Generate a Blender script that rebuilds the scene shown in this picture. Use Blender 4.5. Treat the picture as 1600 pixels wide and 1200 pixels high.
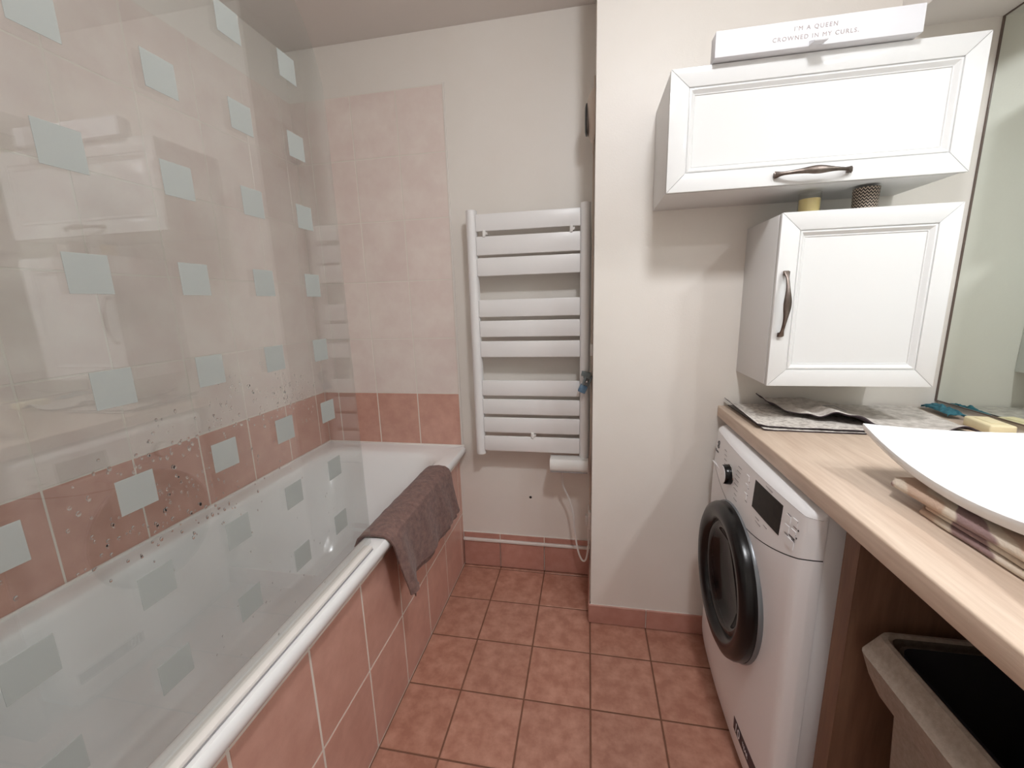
import bpy, bmesh, math, random
from mathutils import Vector, Matrix, noise
random.seed(7)
sc = bpy.context.scene
for o in list(bpy.data.objects): bpy.data.objects.remove(o)
COL = sc.collection
V = Vector

# ------------------------------------------------------------------ camera
CAMZ = 1.2531
cam = bpy.data.objects.new('camera', bpy.data.cameras.new('camera')); COL.objects.link(cam)
R = ((0.983325, -0.181666, -0.008281), (0.1797, 0.963675, 0.19758), (-0.027913, -0.195773, 0.980252))
cam.matrix_world = Matrix(((R[0][0], R[0][2], -R[0][1], 0), (R[1][0], R[1][2], -R[1][1], 0),
                           (R[2][0], R[2][2], -R[2][1], CAMZ), (0, 0, 0, 1)))
cam.data.sensor_fit = 'HORIZONTAL'; cam.data.sensor_width = 36; cam.data.lens = 36*639.99/1600
cam.data.clip_start = 0.02
sc.camera = cam
# ------------------------------------------------------------------ light & view
w = bpy.data.worlds.new('world'); sc.world = w; w.use_nodes = True
w.node_tree.nodes['Background'].inputs[0].default_value = (1, .98, .96, 1)
w.node_tree.nodes['Background'].inputs[1].default_value = 0.0
sc.view_settings.view_transform = 'Standard'; sc.view_settings.look = 'None'
sc.view_settings.exposure = 0.1; sc.view_settings.gamma = 1.0; sc.view_settings.use_curve_mapping = False
SPOT_POWER = 3.4      # watts each, two spots under the soffit
CEIL_POWER = 16.5
SPOT_COL = (.98, 1, 1.03); CEIL_COL = (.98, 1, 1.03)

# ------------------------------------------------------------------ materials
def srgb(c):
    c = [x/255 for x in c[:3]]
    return tuple((x/12.92 if x <= .04045 else ((x+.055)/1.055)**2.4) for x in c) + (1,)
MATS = {}
def mat(name, col, rough=.5, col2=None, nscale=6, ncontrast=(.35, .7), bump=0, bscale=80, metal=0, rnd=0,
        stretch=None, spec=.5, coat=0, detail=5, sheen=0):
    m = bpy.data.materials.new(name); m.use_nodes = True; MATS[name] = m
    nt = m.node_tree; b = nt.nodes['Principled BSDF']; L = nt.links
    b.inputs['Base Color'].default_value = srgb(col)
    b.inputs['Roughness'].default_value = rough; b.inputs['Metallic'].default_value = metal
    b.inputs['Specular IOR Level'].default_value = spec
    b.inputs['Coat Weight'].default_value = coat; b.inputs['Coat Roughness'].default_value = .08
    if sheen: b.inputs['Sheen Weight'].default_value = sheen
    geo = nt.nodes.new('ShaderNodeNewGeometry')
    vec = geo.outputs['Position']
    if stretch:
        mp = nt.nodes.new('ShaderNodeMapping'); mp.inputs['Scale'].default_value = stretch
        L.new(vec, mp.inputs['Vector']); vec = mp.outputs[0]
    out = None
    if col2 is not None:
        n = nt.nodes.new('ShaderNodeTexNoise'); n.inputs['Scale'].default_value = nscale; n.inputs['Detail'].default_value = detail
        n.inputs['Roughness'].default_value = .6
        L.new(vec, n.inputs['Vector'])
        r = nt.nodes.new('ShaderNodeValToRGB')
        r.color_ramp.elements[0].position = ncontrast[0]; r.color_ramp.elements[0].color = srgb(col)
        r.color_ramp.elements[1].position = ncontrast[1]; r.color_ramp.elements[1].color = srgb(col2)
        L.new(n.outputs['Fac'], r.inputs[0]); out = r.outputs[0]
        L.new(out, b.inputs['Base Color'])
    if rnd:
        oi = nt.nodes.new('ShaderNodeObjectInfo')
        mr = nt.nodes.new('ShaderNodeMapRange'); mr.inputs[3].default_value = 1-rnd; mr.inputs[4].default_value = 1+rnd
        L.new(oi.outputs['Random'], mr.inputs[0])
        hs = nt.nodes.new('ShaderNodeHueSaturation'); L.new(mr.outputs[0], hs.inputs['Value'])
        if out: L.new(out, hs.inputs['Color'])
        else: hs.inputs['Color'].default_value = srgb(col)
        L.new(hs.outputs[0], b.inputs['Base Color'])
    if bump:
        n2 = nt.nodes.new('ShaderNodeTexNoise'); n2.inputs['Scale'].default_value = bscale; n2.inputs['Detail'].default_value = 3
        L.new(vec, n2.inputs['Vector'])
        bp = nt.nodes.new('ShaderNodeBump'); bp.inputs['Strength'].default_value = bump; bp.inputs['Distance'].default_value = .002
        L.new(n2.outputs['Fac'], bp.inputs['Height']); L.new(bp.outputs[0], b.inputs['Normal'])
    return m
def emis(name, col, strength):
    m = bpy.data.materials.new(name); m.use_nodes = True; MATS[name] = m
    b = m.node_tree.nodes['Principled BSDF']; b.inputs['Base Color'].default_value = (0, 0, 0, 1)
    b.inputs['Emission Color'].default_value = tuple(col)+(1,); b.inputs['Emission Strength'].default_value = strength
    return m

PAINT = mat('cream_paint', (237, 232, 225), .45, (234, 228, 220), nscale=3, bump=.12, bscale=260)
CEIL = mat('ceiling_paint', (232, 226, 221), .7, bump=.1, bscale=200)
FLOORT = mat('floor_tile', (170, 118, 99), .34, (196, 146, 126), nscale=22, ncontrast=(.38, .66), bump=.12, bscale=60, rnd=.05)
SKIRT = mat('skirting_tile', (188, 136, 122), .3, (200, 150, 136), nscale=20, bump=.08, bscale=60, rnd=.05)
FGROUT = mat('floor_grout', (122, 84, 66), .9)
TERRA = mat('terracotta_wall_tile', (200, 152, 136), .3, (214, 168, 152), nscale=16, ncontrast=(.36, .7), bump=.08, bscale=50, rnd=.035)
PALE = mat('pale_pink_tile', (230, 214, 207), .28, (238, 227, 219), nscale=9, ncontrast=(.35, .68), bump=.06, bscale=40, rnd=.02)
WGROUT = mat('wall_grout', (232, 224, 214), .85)
WHITE_ENAMEL = mat('bath_enamel', (242, 241, 240), .16, spec=.5)
WHITE_RAD = mat('radiator_white', (240, 239, 238), .35)
WHITE_PLASTIC = mat('white_plastic', (234, 232, 228), .4)
CAB = mat('cabinet_lacquer', (226, 226, 225), .14, spec=.22)
CABBODY = mat('cabinet_carcass', (226, 225, 223), .4)
PEWTER = mat('pewter', (122, 112, 106), .36, (96, 86, 80), nscale=60, metal=1)
WOOD = mat('oak_worktop', (193, 169, 149), .45, (218, 198, 179), nscale=5, ncontrast=(.3, .72), stretch=(16, 1.1, 16), bump=.1, bscale=40, detail=8)
DWOOD = mat('dark_wood_panel', (118, 86, 66), .5, (98, 69, 52), nscale=5, stretch=(14, 14, 1.2), bump=.1, bscale=30, detail=8)
TRIM = mat('white_trim', (236, 230, 224), .4)
WASH = mat('washer_white', (242, 241, 242), .3)
BLACK = mat('black_gloss_plastic', (13, 12, 13), .24, spec=.4)
BLACKM = mat('black_plastic', (34, 32, 32), .42)
GREYRING = mat('grey_ring', (120, 124, 128), .3, metal=.3)
CHROME = mat('chrome', (205, 205, 205), .12, metal=1)
SCREEN = mat('display_glass', (24, 20, 17), .35, (40, 33, 27), nscale=60, spec=.15)
INK = mat('grey_ink', (150, 146, 148), .6)
DINK = mat('dark_ink', (60, 58, 60), .6)
GOLDINK = mat('pale_gold_ink', (172, 160, 158), .5)
STICK = mat('sticker_black', (30, 24, 30), .4, (58, 36, 74), nscale=9)
SIGNW = mat('white_card', (228, 228, 232), .5)
TOWEL = mat('brown_terry', (108, 82, 76), .95, (136, 106, 98), nscale=60, ncontrast=(.34, .66), bump=1.0, bscale=230, sheen=.15)
GREYCLOTH = mat('grey_speckled_cloth', (166, 157, 149), .95, (218, 211, 203), nscale=75, ncontrast=(.36, .56), bump=.8, bscale=340)
GREYCLOTH2 = mat('grey_fluffy_cloth', (176, 168, 160), .95, (220, 213, 206), nscale=55, ncontrast=(.3, .65), bump=.9, bscale=240)
CLOTHBACK = mat('dark_plum_backing', (62, 50, 56), .85)
TEAL = mat('teal_knit', (34, 84, 98), .9, (62, 120, 132), nscale=90, bump=1, bscale=300)
SOAP = mat('cream_soap', (240, 226, 186), .5)
BASIN = mat('basin_ceramic', (234, 233, 232), .22)
LINEN = mat('bin_linen', (142, 128, 116), .9, (160, 146, 133), nscale=120, bump=.5, bscale=500)
LINER = mat('black_liner', (34, 31, 34), .8)
CLIPG = mat('clip_grey', (120, 130, 132), .45)
CLIPB = mat('clip_blue', (70, 104, 136), .45, (120, 150, 172), nscale=70)
BEIGE = mat('vent_beige', (206, 190, 176), .5)
DARK = mat('dark_hole', (40, 32, 28), .9)
MIRREDGE = mat('mirror_edge', (108, 92, 84), .4)
WAX = mat('pale_yellow_wax', (232, 212, 150), .5, (196, 170, 96), nscale=220, ncontrast=(.66, .74))

mirror_m = mat('mirror_silver', (226, 232, 226), .0, metal=1)
SPOT_M = emis('spot_glow', SPOT_COL, SPOT_POWER/(math.pi*math.pi*.036**2))
CEIL_M = emis('ceiling_lamp_glow', CEIL_COL, CEIL_POWER/(math.pi*2*math.pi*.085**2*.85))

def glass_mat(name, tint, haze, ior=1.5):
    m = bpy.data.materials.new(name); m.use_nodes = True; MATS[name] = m
    nt = m.node_tree; nt.nodes.clear(); L = nt.links
    out = nt.nodes.new('ShaderNodeOutputMaterial')
    tr = nt.nodes.new('ShaderNodeBsdfTransparent'); tr.inputs[0].default_value = tint
    gl = nt.nodes.new('ShaderNodeBsdfGlossy'); gl.inputs['Roughness'].default_value = .0
    fr = nt.nodes.new('ShaderNodeFresnel')
    gg = nt.nodes.new('ShaderNodeNewGeometry'); mv = nt.nodes.new('ShaderNodeMapRange')   # same reflectance from both faces of the pane
    mv.inputs[3].default_value = ior; mv.inputs[4].default_value = 1/ior
    L.new(gg.outputs['Backfacing'], mv.inputs[0]); L.new(mv.outputs[0], fr.inputs[0])
    mx = nt.nodes.new('ShaderNodeMixShader'); L.new(fr.outputs[0], mx.inputs[0]); L.new(tr.outputs[0], mx.inputs[1]); L.new(gl.outputs[0], mx.inputs[2])
    last = mx
    if haze:
        df = nt.nodes.new('ShaderNodeBsdfDiffuse'); df.inputs[0].default_value = (.8, .8, .8, 1)
        m2 = nt.nodes.new('ShaderNodeMixShader'); m2.inputs[0].default_value = haze
        L.new(mx.outputs[0], m2.inputs[1]); L.new(df.outputs[0], m2.inputs[2]); last = m2
    L.new(last.outputs[0], out.inputs[0])
    return m
GLASS = glass_mat('screen_glass', (.935, .95, .945, 1), .015, 1.75)
JAR = glass_mat('jar_glass', (.95, .95, .93, 1), 0)
DROP = mat('water_drop', (250, 250, 250), .0); _b = DROP.node_tree.nodes['Principled BSDF']
_b.inputs['Transmission Weight'].default_value = 1; _b.inputs['IOR'].default_value = 1.33
PORT = glass_mat('porthole_glass', (.42, .41, .42, 1), 0)
def frost_mat():
    m = bpy.data.materials.new('frosted_film'); m.use_nodes = True
    nt = m.node_tree; nt.nodes.clear(); L = nt.links
    out = nt.nodes.new('ShaderNodeOutputMaterial')
    tr = nt.nodes.new('ShaderNodeBsdfTransparent'); tr.inputs[0].default_value = (.92, .93, .92, 1)
    df = nt.nodes.new('ShaderNodeBsdfDiffuse'); df.inputs[0].default_value = srgb((196, 200, 197))
    tl = nt.nodes.new('ShaderNodeBsdfTranslucent'); tl.inputs[0].default_value = srgb((196, 200, 197))
    a = nt.nodes.new('ShaderNodeMixShader'); a.inputs[0].default_value = .35; L.new(df.outputs[0], a.inputs[1]); L.new(tl.outputs[0], a.inputs[2])
    b = nt.nodes.new('ShaderNodeMixShader'); b.inputs[0].default_value = .72; L.new(tr.outputs[0], b.inputs[1]); L.new(a.outputs[0], b.inputs[2])
    L.new(b.outputs[0], out.inputs[0]); return m
FROST = frost_mat()
def chevron_mat():
    m = mat('chevron_wrap', (40, 32, 28), .5); nt = m.node_tree; L = nt.links; b = nt.nodes['Principled BSDF']
    tc = nt.nodes.new('ShaderNodeTexCoord'); sp = nt.nodes.new('ShaderNodeSeparateXYZ'); L.new(tc.outputs['Object'], sp.inputs[0])
    def mth(op, a, bb=None):
        n = nt.nodes.new('ShaderNodeMath'); n.operation = op
        for i, x in enumerate((a, bb)):
            if x is None: continue
            if isinstance(x, (int, float)): n.inputs[i].default_value = x
            else: L.new(x, n.inputs[i])
        return n.outputs[0]
    ang = mth('ARCTAN2', sp.outputs[1], sp.outputs[0])
    zig = mth('PINGPONG', mth('MULTIPLY', ang, 11/math.pi), .5)
    h = mth('FRACT', mth('ADD', mth('MULTIPLY', sp.outputs[2], 130), mth('MULTIPLY', zig, 1.5)))
    f = mth('GREATER_THAN', h, .66)
    mx = nt.nodes.new('ShaderNodeMix'); mx.data_type = 'RGBA'; L.new(f, mx.inputs[0])
    mx.inputs[6].default_value = srgb((44, 36, 33)); mx.inputs[7].default_value = srgb((200, 184, 166)); L.new(mx.outputs[2], b.inputs['Base Color'])
    return m
CHEV = chevron_mat()
def stripe_mat():
    m = mat('striped_terry', (205, 190, 172), .95, bump=.7, bscale=300); nt = m.node_tree; L = nt.links; b = nt.nodes['Principled BSDF']
    geo = nt.nodes.new('ShaderNodeNewGeometry'); mp = nt.nodes.new('ShaderNodeMapping')
    mp.inputs['Rotation'].default_value = (0, 0, math.radians(28)); L.new(geo.outputs['Position'], mp.inputs['Vector'])
    wv = nt.nodes.new('ShaderNodeTexWave'); wv.inputs['Scale'].default_value = 3.6; wv.inputs['Distortion'].default_value = 2.2
    wv.inputs['Detail'].default_value = 1; wv.inputs['Detail Scale'].default_value = 3; L.new(mp.outputs[0], wv.inputs['Vector'])
    r = nt.nodes.new('ShaderNodeValToRGB'); cr = r.color_ramp; cr.interpolation = 'EASE'
    cr.elements[0].position = .2; cr.elements[0].color = srgb((150, 124, 122)); cr.elements[1].position = .3; cr.elements[1].color = srgb((212, 198, 182))
    e = cr.elements.new(.72); e.color = srgb((208, 192, 174)); e = cr.elements.new(.86); e.color = srgb((192, 164, 144))
    L.new(wv.outputs['Fac'], r.inputs[0]); L.new(r.outputs[0], b.inputs['Base Color']); return m
STRIPE = stripe_mat()

# ------------------------------------------------------------------ helpers
WL = {}      # world location of every object used as a parent
def wloc(o): return WL.get(o.name, V((0, 0, 0)))
def tag(o, label, cat, group=None):
    o['label'] = label; o['category'] = cat
    if group: o['group'] = group
    return o
def thing(name, label, cat, loc=(0, 0, 0), group=None):
    o = bpy.data.objects.new(name, None); COL.objects.link(o); o.location = loc; o.empty_display_size = .05
    WL[o.name] = V(loc); return tag(o, label, cat, group)
def link(name, me, mats, parent=None, smooth=True, label=None, origin=None):
    if not isinstance(mats, (list, tuple)): mats = [mats]
    if not me.materials:
        for m in mats: me.materials.append(m)
    if smooth:
        me.polygons.foreach_set('use_smooth', [True]*len(me.polygons))
        try: me.set_sharp_from_angle(angle=math.radians(38))
        except Exception: pass
    o = bpy.data.objects.new(name, me); COL.objects.link(o)
    base = wloc(parent) if parent else V((0, 0, 0))
    org = V(origin) if origin is not None else base
    me.transform(Matrix.Translation(-org))
    o.location = org-base if parent else org
    WL[o.name] = org
    if parent: o.parent = parent
    if label: o['label'] = label
    return o
def obj(name, bm, mats, parent=None, smooth=True, label=None, origin=None):
    bmesh.ops.recalc_face_normals(bm, faces=bm.faces[:])
    me = bpy.data.meshes.new(name); bm.to_mesh(me); bm.free()
    return link(name, me, mats, parent, smooth, label, origin)
def struct(o, label=None):
    o['kind'] = 'structure'
    if label: o['label'] = label
    return o
def box(x0, x1, y0, y1, z0, z1, bev=0, seg=2, bm=None):
    new = bmesh.new()
    vs = [new.verts.new((x, y, z)) for x in (x0, x1) for y in (y0, y1) for z in (z0, z1)]
    for f in ((0, 1, 3, 2), (4, 6, 7, 5), (0, 4, 5, 1), (2, 3, 7, 6), (0, 2, 6, 4), (1, 5, 7, 3)): new.faces.new([vs[i] for i in f])
    if bev: bmesh.ops.bevel(new, geom=new.edges[:], offset=bev, segments=seg, profile=.5, affect='EDGES')
    if bm is None: return new
    me = bpy.data.meshes.new('tmp'); new.to_mesh(me); new.free(); bm.from_mesh(me); bpy.data.meshes.remove(me); return bm
def join(bm, other):
    me = bpy.data.meshes.new('tmp'); other.to_mesh(me); other.free(); bm.from_mesh(me); bpy.data.meshes.remove(me); return bm
def prism(poly, axis, a, b):
    """extrude 2D polygon along axis from a to b; poly coords are the two remaining axes in order"""
    bm = bmesh.new()
    def P(u, v, t):
        c = [u, v]; c.insert(axis, t); return c
    lo = [bm.verts.new(P(u, v, a)) for u, v in poly]; hi = [bm.verts.new(P(u, v, b)) for u, v in poly]
    bm.faces.new(lo); bm.faces.new(hi[::-1]); n = len(poly)
    for i in range(n): bm.faces.new([lo[i], lo[(i+1) % n], hi[(i+1) % n], hi[i]])
    return bm
def loft(rings, cap0=True, cap1=True, closed=True):
    bm = bmesh.new(); R_ = [[bm.verts.new(p) for p in r] for r in rings]; n = len(rings[0])
    for a, b in zip(R_, R_[1:]):
        for i in range(n if closed else n-1):
            bm.faces.new([a[i], a[(i+1) % n], b[(i+1) % n], b[i]])
    if cap0: bm.faces.new(R_[0][::-1])
    if cap1: bm.faces.new(R_[-1])
    return bm
def tube(pts, r, n=8, caps=True):
    pts = [V(p) for p in pts]; rings = []
    rr = r if isinstance(r, (list, tuple)) else [r]*len(pts)
    up = V((0, 0, 1))
    for i, p in enumerate(pts):
        t = (pts[min(i+1, len(pts)-1)]-pts[max(i-1, 0)]).normalized()
        a = t.cross(up)
        if a.length < .05: a = t.cross(V((0, 1, 0)))
        a.normalize(); b = t.cross(a)
        rings.append([p+(a*math.cos(k*math.tau/n)+b*math.sin(k*math.tau/n))*rr[i] for k in range(n)])
    return loft(rings, caps, caps)
def spline(pts, k=8):
    pts = [V(p) for p in pts]; P = [pts[0]]+pts+[pts[-1]]; out = []
    for i in range(1, len(P)-2):
        a, b, c, d = P[i-1:i+3]
        for j in range(k):
            t = j/k
            out.append(.5*((2*b)+(c-a)*t+(2*a-5*b+4*c-d)*t*t+(-a+3*b-3*c+d)*t**3))
    out.append(pts[-1]); return out
def lathe(prof, n=32, centre=(0, 0, 0), axis='Z', cap0=False, cap1=False):
    c = V(centre); rings = []
    for r, h in prof:
        ring = []
        for k in range(n):
            a = k*math.tau/n; x, y = r*math.cos(a), r*math.sin(a)
            p = {'Z': (x, y, h), 'X': (h, x, y), 'Y': (y, h, x)}[axis]; ring.append(c+V(p))
        rings.append(ring)
    return loft(rings, cap0, cap1)
def cloth(P, nu, nv, th):
    """closed sheet: top faces use slot 0, underside and edges slot 1"""
    bm = bmesh.new(); T = []; B = []
    for i in range(nu+1):
        rt = []; rb = []
        for j in range(nv+1):
            u, v = i/nu, j/nv; p = P(u, v); e = 1e-3
            du = P(min(u+e, 1), v)-P(max(u-e, 0), v); dv = P(u, min(v+e, 1))-P(u, max(v-e, 0))
            n = du.cross(dv); n = n.normalized() if n.length > 1e-12 else V((0, 0, 1))
            rt.append(bm.verts.new(p)); rb.append(bm.verts.new(p-n*th))
        T.append(rt); B.append(rb)
    for i in range(nu):
        for j in range(nv):
            bm.faces.new([T[i][j], T[i+1][j], T[i+1][j+1], T[i][j+1]])
            f = bm.faces.new([B[i][j], B[i][j+1], B[i+1][j+1], B[i+1][j]]); f.material_index = 1
    def side(a, b):
        for k in range(len(a)-1):
            f = bm.faces.new([a[k], a[k+1], b[k+1], b[k]]); f.material_index = 1
    side(T[0], B[0]); side(T[-1][::-1], B[-1][::-1])
    side([r[0] for r in T][::-1], [r[0] for r in B][::-1]); side([r[-1] for r in T], [r[-1] for r in B])
    return bm
def text_mesh(body, size, M, extrude=.0003, spacing=1.0):
    c = bpy.data.curves.new('lettering', 'FONT'); c.body = body; c.size = size; c.extrude = extrude
    c.align_x = 'CENTER'; c.align_y = 'CENTER'; c.space_character = spacing; c.resolution_u = 3
    o = bpy.data.objects.new('lettering_tmp', c); COL.objects.link(o)
    bpy.context.view_layer.update()
    me = bpy.data.meshes.new_from_object(o.evaluated_get(bpy.context.evaluated_depsgraph_get()))
    bpy.data.objects.remove(o); bpy.data.curves.remove(c); me.materials.clear(); me.transform(M); return me

# frames: columns = local x, y, z in world
FR_FLOOR = Matrix(((1, 0, 0), (0, 1, 0), (0, 0, 1)))
FR_BACK = Matrix(((1, 0, 0), (0, 0, -1), (0, 1, 0)))      # x->X, y->Z, z->-Y
FR_LEFT = Matrix(((0, 0, 1), (1, 0, 0), (0, 1, 0)))       # x->Y, y->Z, z->+X
FR_SIDE = Matrix(((0, 0, -1), (-1, 0, 0), (0, 1, 0)))     # faces -X
TILE = {}
def tile_mesh(wd, ht, th, ch, m):
    key = (round(wd, 4), round(ht, 4), th, ch, m.name)
    if key in TILE: return TILE[key]
    a, b = wd/2, ht/2; vs = []
    for (s, z) in ((0, 0), (0, th-ch), (ch, th)):
        vs += [(-a+s, -b+s, z), (a-s, -b+s, z), (a-s, b-s, z), (-a+s, b-s, z)]
    fs = [(8, 9, 10, 11)]
    for k in (0, 4):
        for i in range(4): fs.append((k+i, k+(i+1) % 4, k+4+(i+1) % 4, k+4+i))
    me = bpy.data.meshes.new('tile'); me.from_pydata(vs, [], fs); me.update(); me.materials.append(m); TILE[key] = me; return me
def tiles(parent, us, vs, frame, depth, m, gap=.0036, th=.006, ch=.0012):
    """us, vs: joint lines in the frame's plane; depth: coordinate of the back of the tile along the frame's normal"""
    e = frame.to_euler()
    for u0, u1 in zip(us, us[1:]):
        for v0, v1 in zip(vs, vs[1:]):
            wd, ht = u1-u0-gap, v1-v0-gap
            if wd < .004 or ht < .004: continue
            o = bpy.data.objects.new('tile', tile_mesh(wd, ht, th, ch, m)); COL.objects.link(o)
            o.parent = parent; o.location = frame @ V(((u0+u1)/2, (v0+v1)/2, depth)) - wloc(parent); o.rotation_euler = e
def lines(lo, hi, start, pitch):
    k = math.ceil((lo-start)/pitch - 1e-6); out = [lo]
    while start+k*pitch < hi-1e-6:
        x = start+k*pitch
        if x > lo+.006 and x < hi-.006: out.append(x)
        k += 1
    return out+[hi]

# ------------------------------------------------------------------ the room
XL, XB, XP, XM = -1.2464, -.586, .0185, 1.06
YB, YE, YN = 1.7343, 1.4404, -.95
ZC, ZS, XS = 2.2927, 1.945, .818
ZRIM, ZT, ZTOP = .607, .8552, 2.1001
floor = struct(obj('floor', box(XL-.1, XM+.1, YN-.1, YB+.1, -.1, -.0015), FGROUT), 'tiled bathroom floor, square terracotta tiles with dark joints')
tiles(floor, lines(XB, XM, -.4042, .2105), lines(YN, YB, 1.2873, .2105), FR_FLOOR, -.006, FLOORT, gap=.005, ch=.0015)
struct(obj('ceiling', box(XL-.1, XM+.1, YN-.1, YB+.1, ZC, ZC+.1), CEIL), 'plain painted ceiling')
struct(obj('ceiling_soffit', box(XS, XM+.08, YN, YE+.02, ZS, ZC-.0005), CEIL), 'boxed-in soffit above the mirror')
wb = struct(obj('wall_back', box(XL-.1, XP+.12, YB, YB+.1, -.0014, ZC-.0005), PAINT), 'cream back wall behind the towel radiator')
obj('grout_bed', box(XL, -.5715, YB-.0043, YB+.01, ZRIM-.03, ZTOP), WGROUT, wb, smooth=False)
XT = -.5707
us = [XL]+[XT-.2*k for k in (3, 2, 1)]+[XT]
tiles(wb, us, [ZRIM-.03, ZT], FR_BACK, -YB, TERRA, th=.005)
tiles(wb, us, [ZT+.2506*k for k in range(5)]+[ZTOP], FR_BACK, -YB, PALE, th=.005)
obj('screw_hole', lathe([(.0001, -.0012), (.0052, -.0012), (.0062, -.0004), (.0062, .002)], 12, (-.255, YB, .368), 'Y', True), DARK, wb)
wl = struct(obj('wall_left', box(XL-.1, XL-.005, -.1, YB+.1, -.0014, ZC-.0005), PAINT), 'left wall with pale pink tiles over a terracotta row')
obj('grout_bed', box(XL-.008, XL-.0008, .03, YB, ZRIM-.03, ZTOP), WGROUT, wl, smooth=False)
ys = lines(.03, YB, 1.664, .1985)
tiles(wl, ys, [ZRIM-.03, ZT], FR_LEFT, XL-.005, TERRA, th=.005)
tiles(wl, ys, [ZT+.2506*k for k in range(5)]+[ZTOP], FR_LEFT, XL-.005, PALE, th=.005)
struct(obj('wall_end', box(XP, XM+.1, YE, YB+.1, -.0014, ZC-.0005), PAINT), 'cream wall return behind the cabinets')
struct(obj('wall_right', box(XM, XM+.1, YN-.1, YE+.05, -.0014, ZC-.0005), PAINT), 'cream right-hand wall carrying the mirror')
struct(obj('wall_front', box(-.54, XM+.1, YN-.1, YN, -.0014, ZC-.0005), PAINT), 'cream wall opposite the radiator')
dd = struct(obj('door_1', box(-.38, .38, YN+.001, YN+.035, .006, 2.03, .002), TRIM), 'plain white door opposite the radiator')
obj('door_handle', join(tube([(.30, YN+.035, 1.03), (.30, YN+.075, 1.03), (.29, YN+.08, 1.03), (.19, YN+.08, 1.03)], .008, 10), box(.28, .32, YN+.035, YN+.041, .95, 1.11, .002)), PEWTER, dd)
struct(obj('wall_alcove', box(XL-.1, -.545, YN, .03, -.0014, ZC-.0005), PAINT), 'wall closing the near end of the bath')
struct(obj('trim_1', box(XT, XT+.007, YB-.0065, YB, ZRIM+.002, ZTOP+.006, .001), TRIM), 'white edge strip of the back wall tiling')
# bath apron
ap = struct(obj('wall_apron', box(-.60, XB-.0009, .03, YB, -.0014, .577), WGROUT), 'tiled terracotta panel along the bath')
tiles(ap, lines(.03, YB, .8661, .2067), [.002, .2639, .5313, .577], FR_LEFT, XB-.006, TERRA, gap=.0055)
# skirtings
bb = struct(obj('baseboard_back', box(XB+.001, XP-.001, YB-.006, YB, 0, .172), WGROUT), 'terracotta skirting tiles with a white strip, back wall')
bl = [XB+.002]+[-.4042, -.1937]+[XP-.002]
tiles(bb, bl, [.002, .132], FR_BACK, -(YB-.005), SKIRT, gap=.004, th=.009)
tiles(bb, bl, [.143, .174], FR_BACK, -(YB-.005), SKIRT, gap=.004, th=.003)
obj('white_strip', box(XB+.002, XP-.009, YB-.019, YB-.005, .133, .145, .002), TRIM, bb)
be = struct(obj('baseboard_end', box(XP-.004, .50, YE-.004, YE+.01, 0, .08), WGROUT), 'terracotta skirting tiles of the wall return')
tiles(be, [XP-.008, .2273, .4378, .5], [.001, .082], FR_BACK, -(YE-.003), SKIRT, gap=.003, th=.006)
bs = struct(obj('baseboard_side', box(XP-.005, XP, YE, YB-.014, 0, .08), WGROUT), 'skirting on the short side of the wall return')
tiles(bs, [-(YB-.016), -(YE-.006)], [.001, .082], FR_SIDE, -(XP-.004), SKIRT, gap=.003, th=.005)

# ------------------------------------------------------------------ bathtub
def rrect(x0, x1, y0, y1, r, z, n=8):
    out = []
    for cx, cy, a0 in ((x1-r, y1-r, 0), (x0+r, y1-r, 90), (x0+r, y0+r, 180), (x1-r, y0+r, 270)):
        for k in range(n+1):
            a = math.radians(a0+90*k/n); out.append((cx+r*math.cos(a), cy+r*math.sin(a), z))
    return out
tub = thing('bathtub', 'white enamel bathtub set against the tiled corner', 'bathtub', (-.9, .88, .57))
X0, X1, Y0, Y1 = XL+.005, -.552, .032, YB-.006
rings = [rrect(X0+.004, X1-.006, Y0, Y1, .004, .572), rrect(X0, X1, Y0, Y1, .006, .578), rrect(X0, X1+.002, Y0, Y1, .008, .592),
         rrect(X0, X1-.001, Y0, Y1, .01, .602), rrect(X0+.004, X1-.007, Y0+.003, Y1-.003, .012, ZRIM),
         rrect(X0+.03, -.605, Y0+.04, Y1-.04, .06, ZRIM-.001), rrect(X0+.06, -.622, Y0+.075, Y1-.085, .10, ZRIM-.003),
         rrect(X0+.068, -.632, Y0+.09, Y1-.10, .115, ZRIM-.009), rrect(X0+.075, -.638, Y0+.10, Y1-.115, .12, ZRIM-.024),
         rrect(X0+.085, -.647, Y0+.115, Y1-.145, .125, .53), rrect(X0+.10, -.662, Y0+.14, Y1-.20, .13, .42),
         rrect(X0+.115, -.678, Y0+.16, Y1-.255, .135, .31), rrect(X0+.13, -.692, Y0+.175, Y1-.29, .14, .245),
         rrect(X0+.155, -.715, Y0+.2, Y1-.325, .13, .212), rrect(X0+.20, -.76, Y0+.25, Y1-.38, .10, .198),
         rrect(X0+.27, -.83, Y0+.5, Y1-.6, .05, .194)]
obj('tub_shell', loft(rings, False, True), WHITE_ENAMEL, tub)
obj('drain', lathe([(.001, .206), (.02, .206), (.03, .204), (.034, .2)], 24, (-.9, 1.28, 0), 'Z', True), CHROME, tub, label='chrome drain plug')
sealant = obj('sealant', join(box(XL+.001, -.556, YB-.012, YB-.005, ZRIM-.004, ZRIM+.007, .003), box(XL+.0005, XL+.009, .04, YB-.006, ZRIM-.004, ZRIM+.007, .003)), TRIM, tub)

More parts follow.
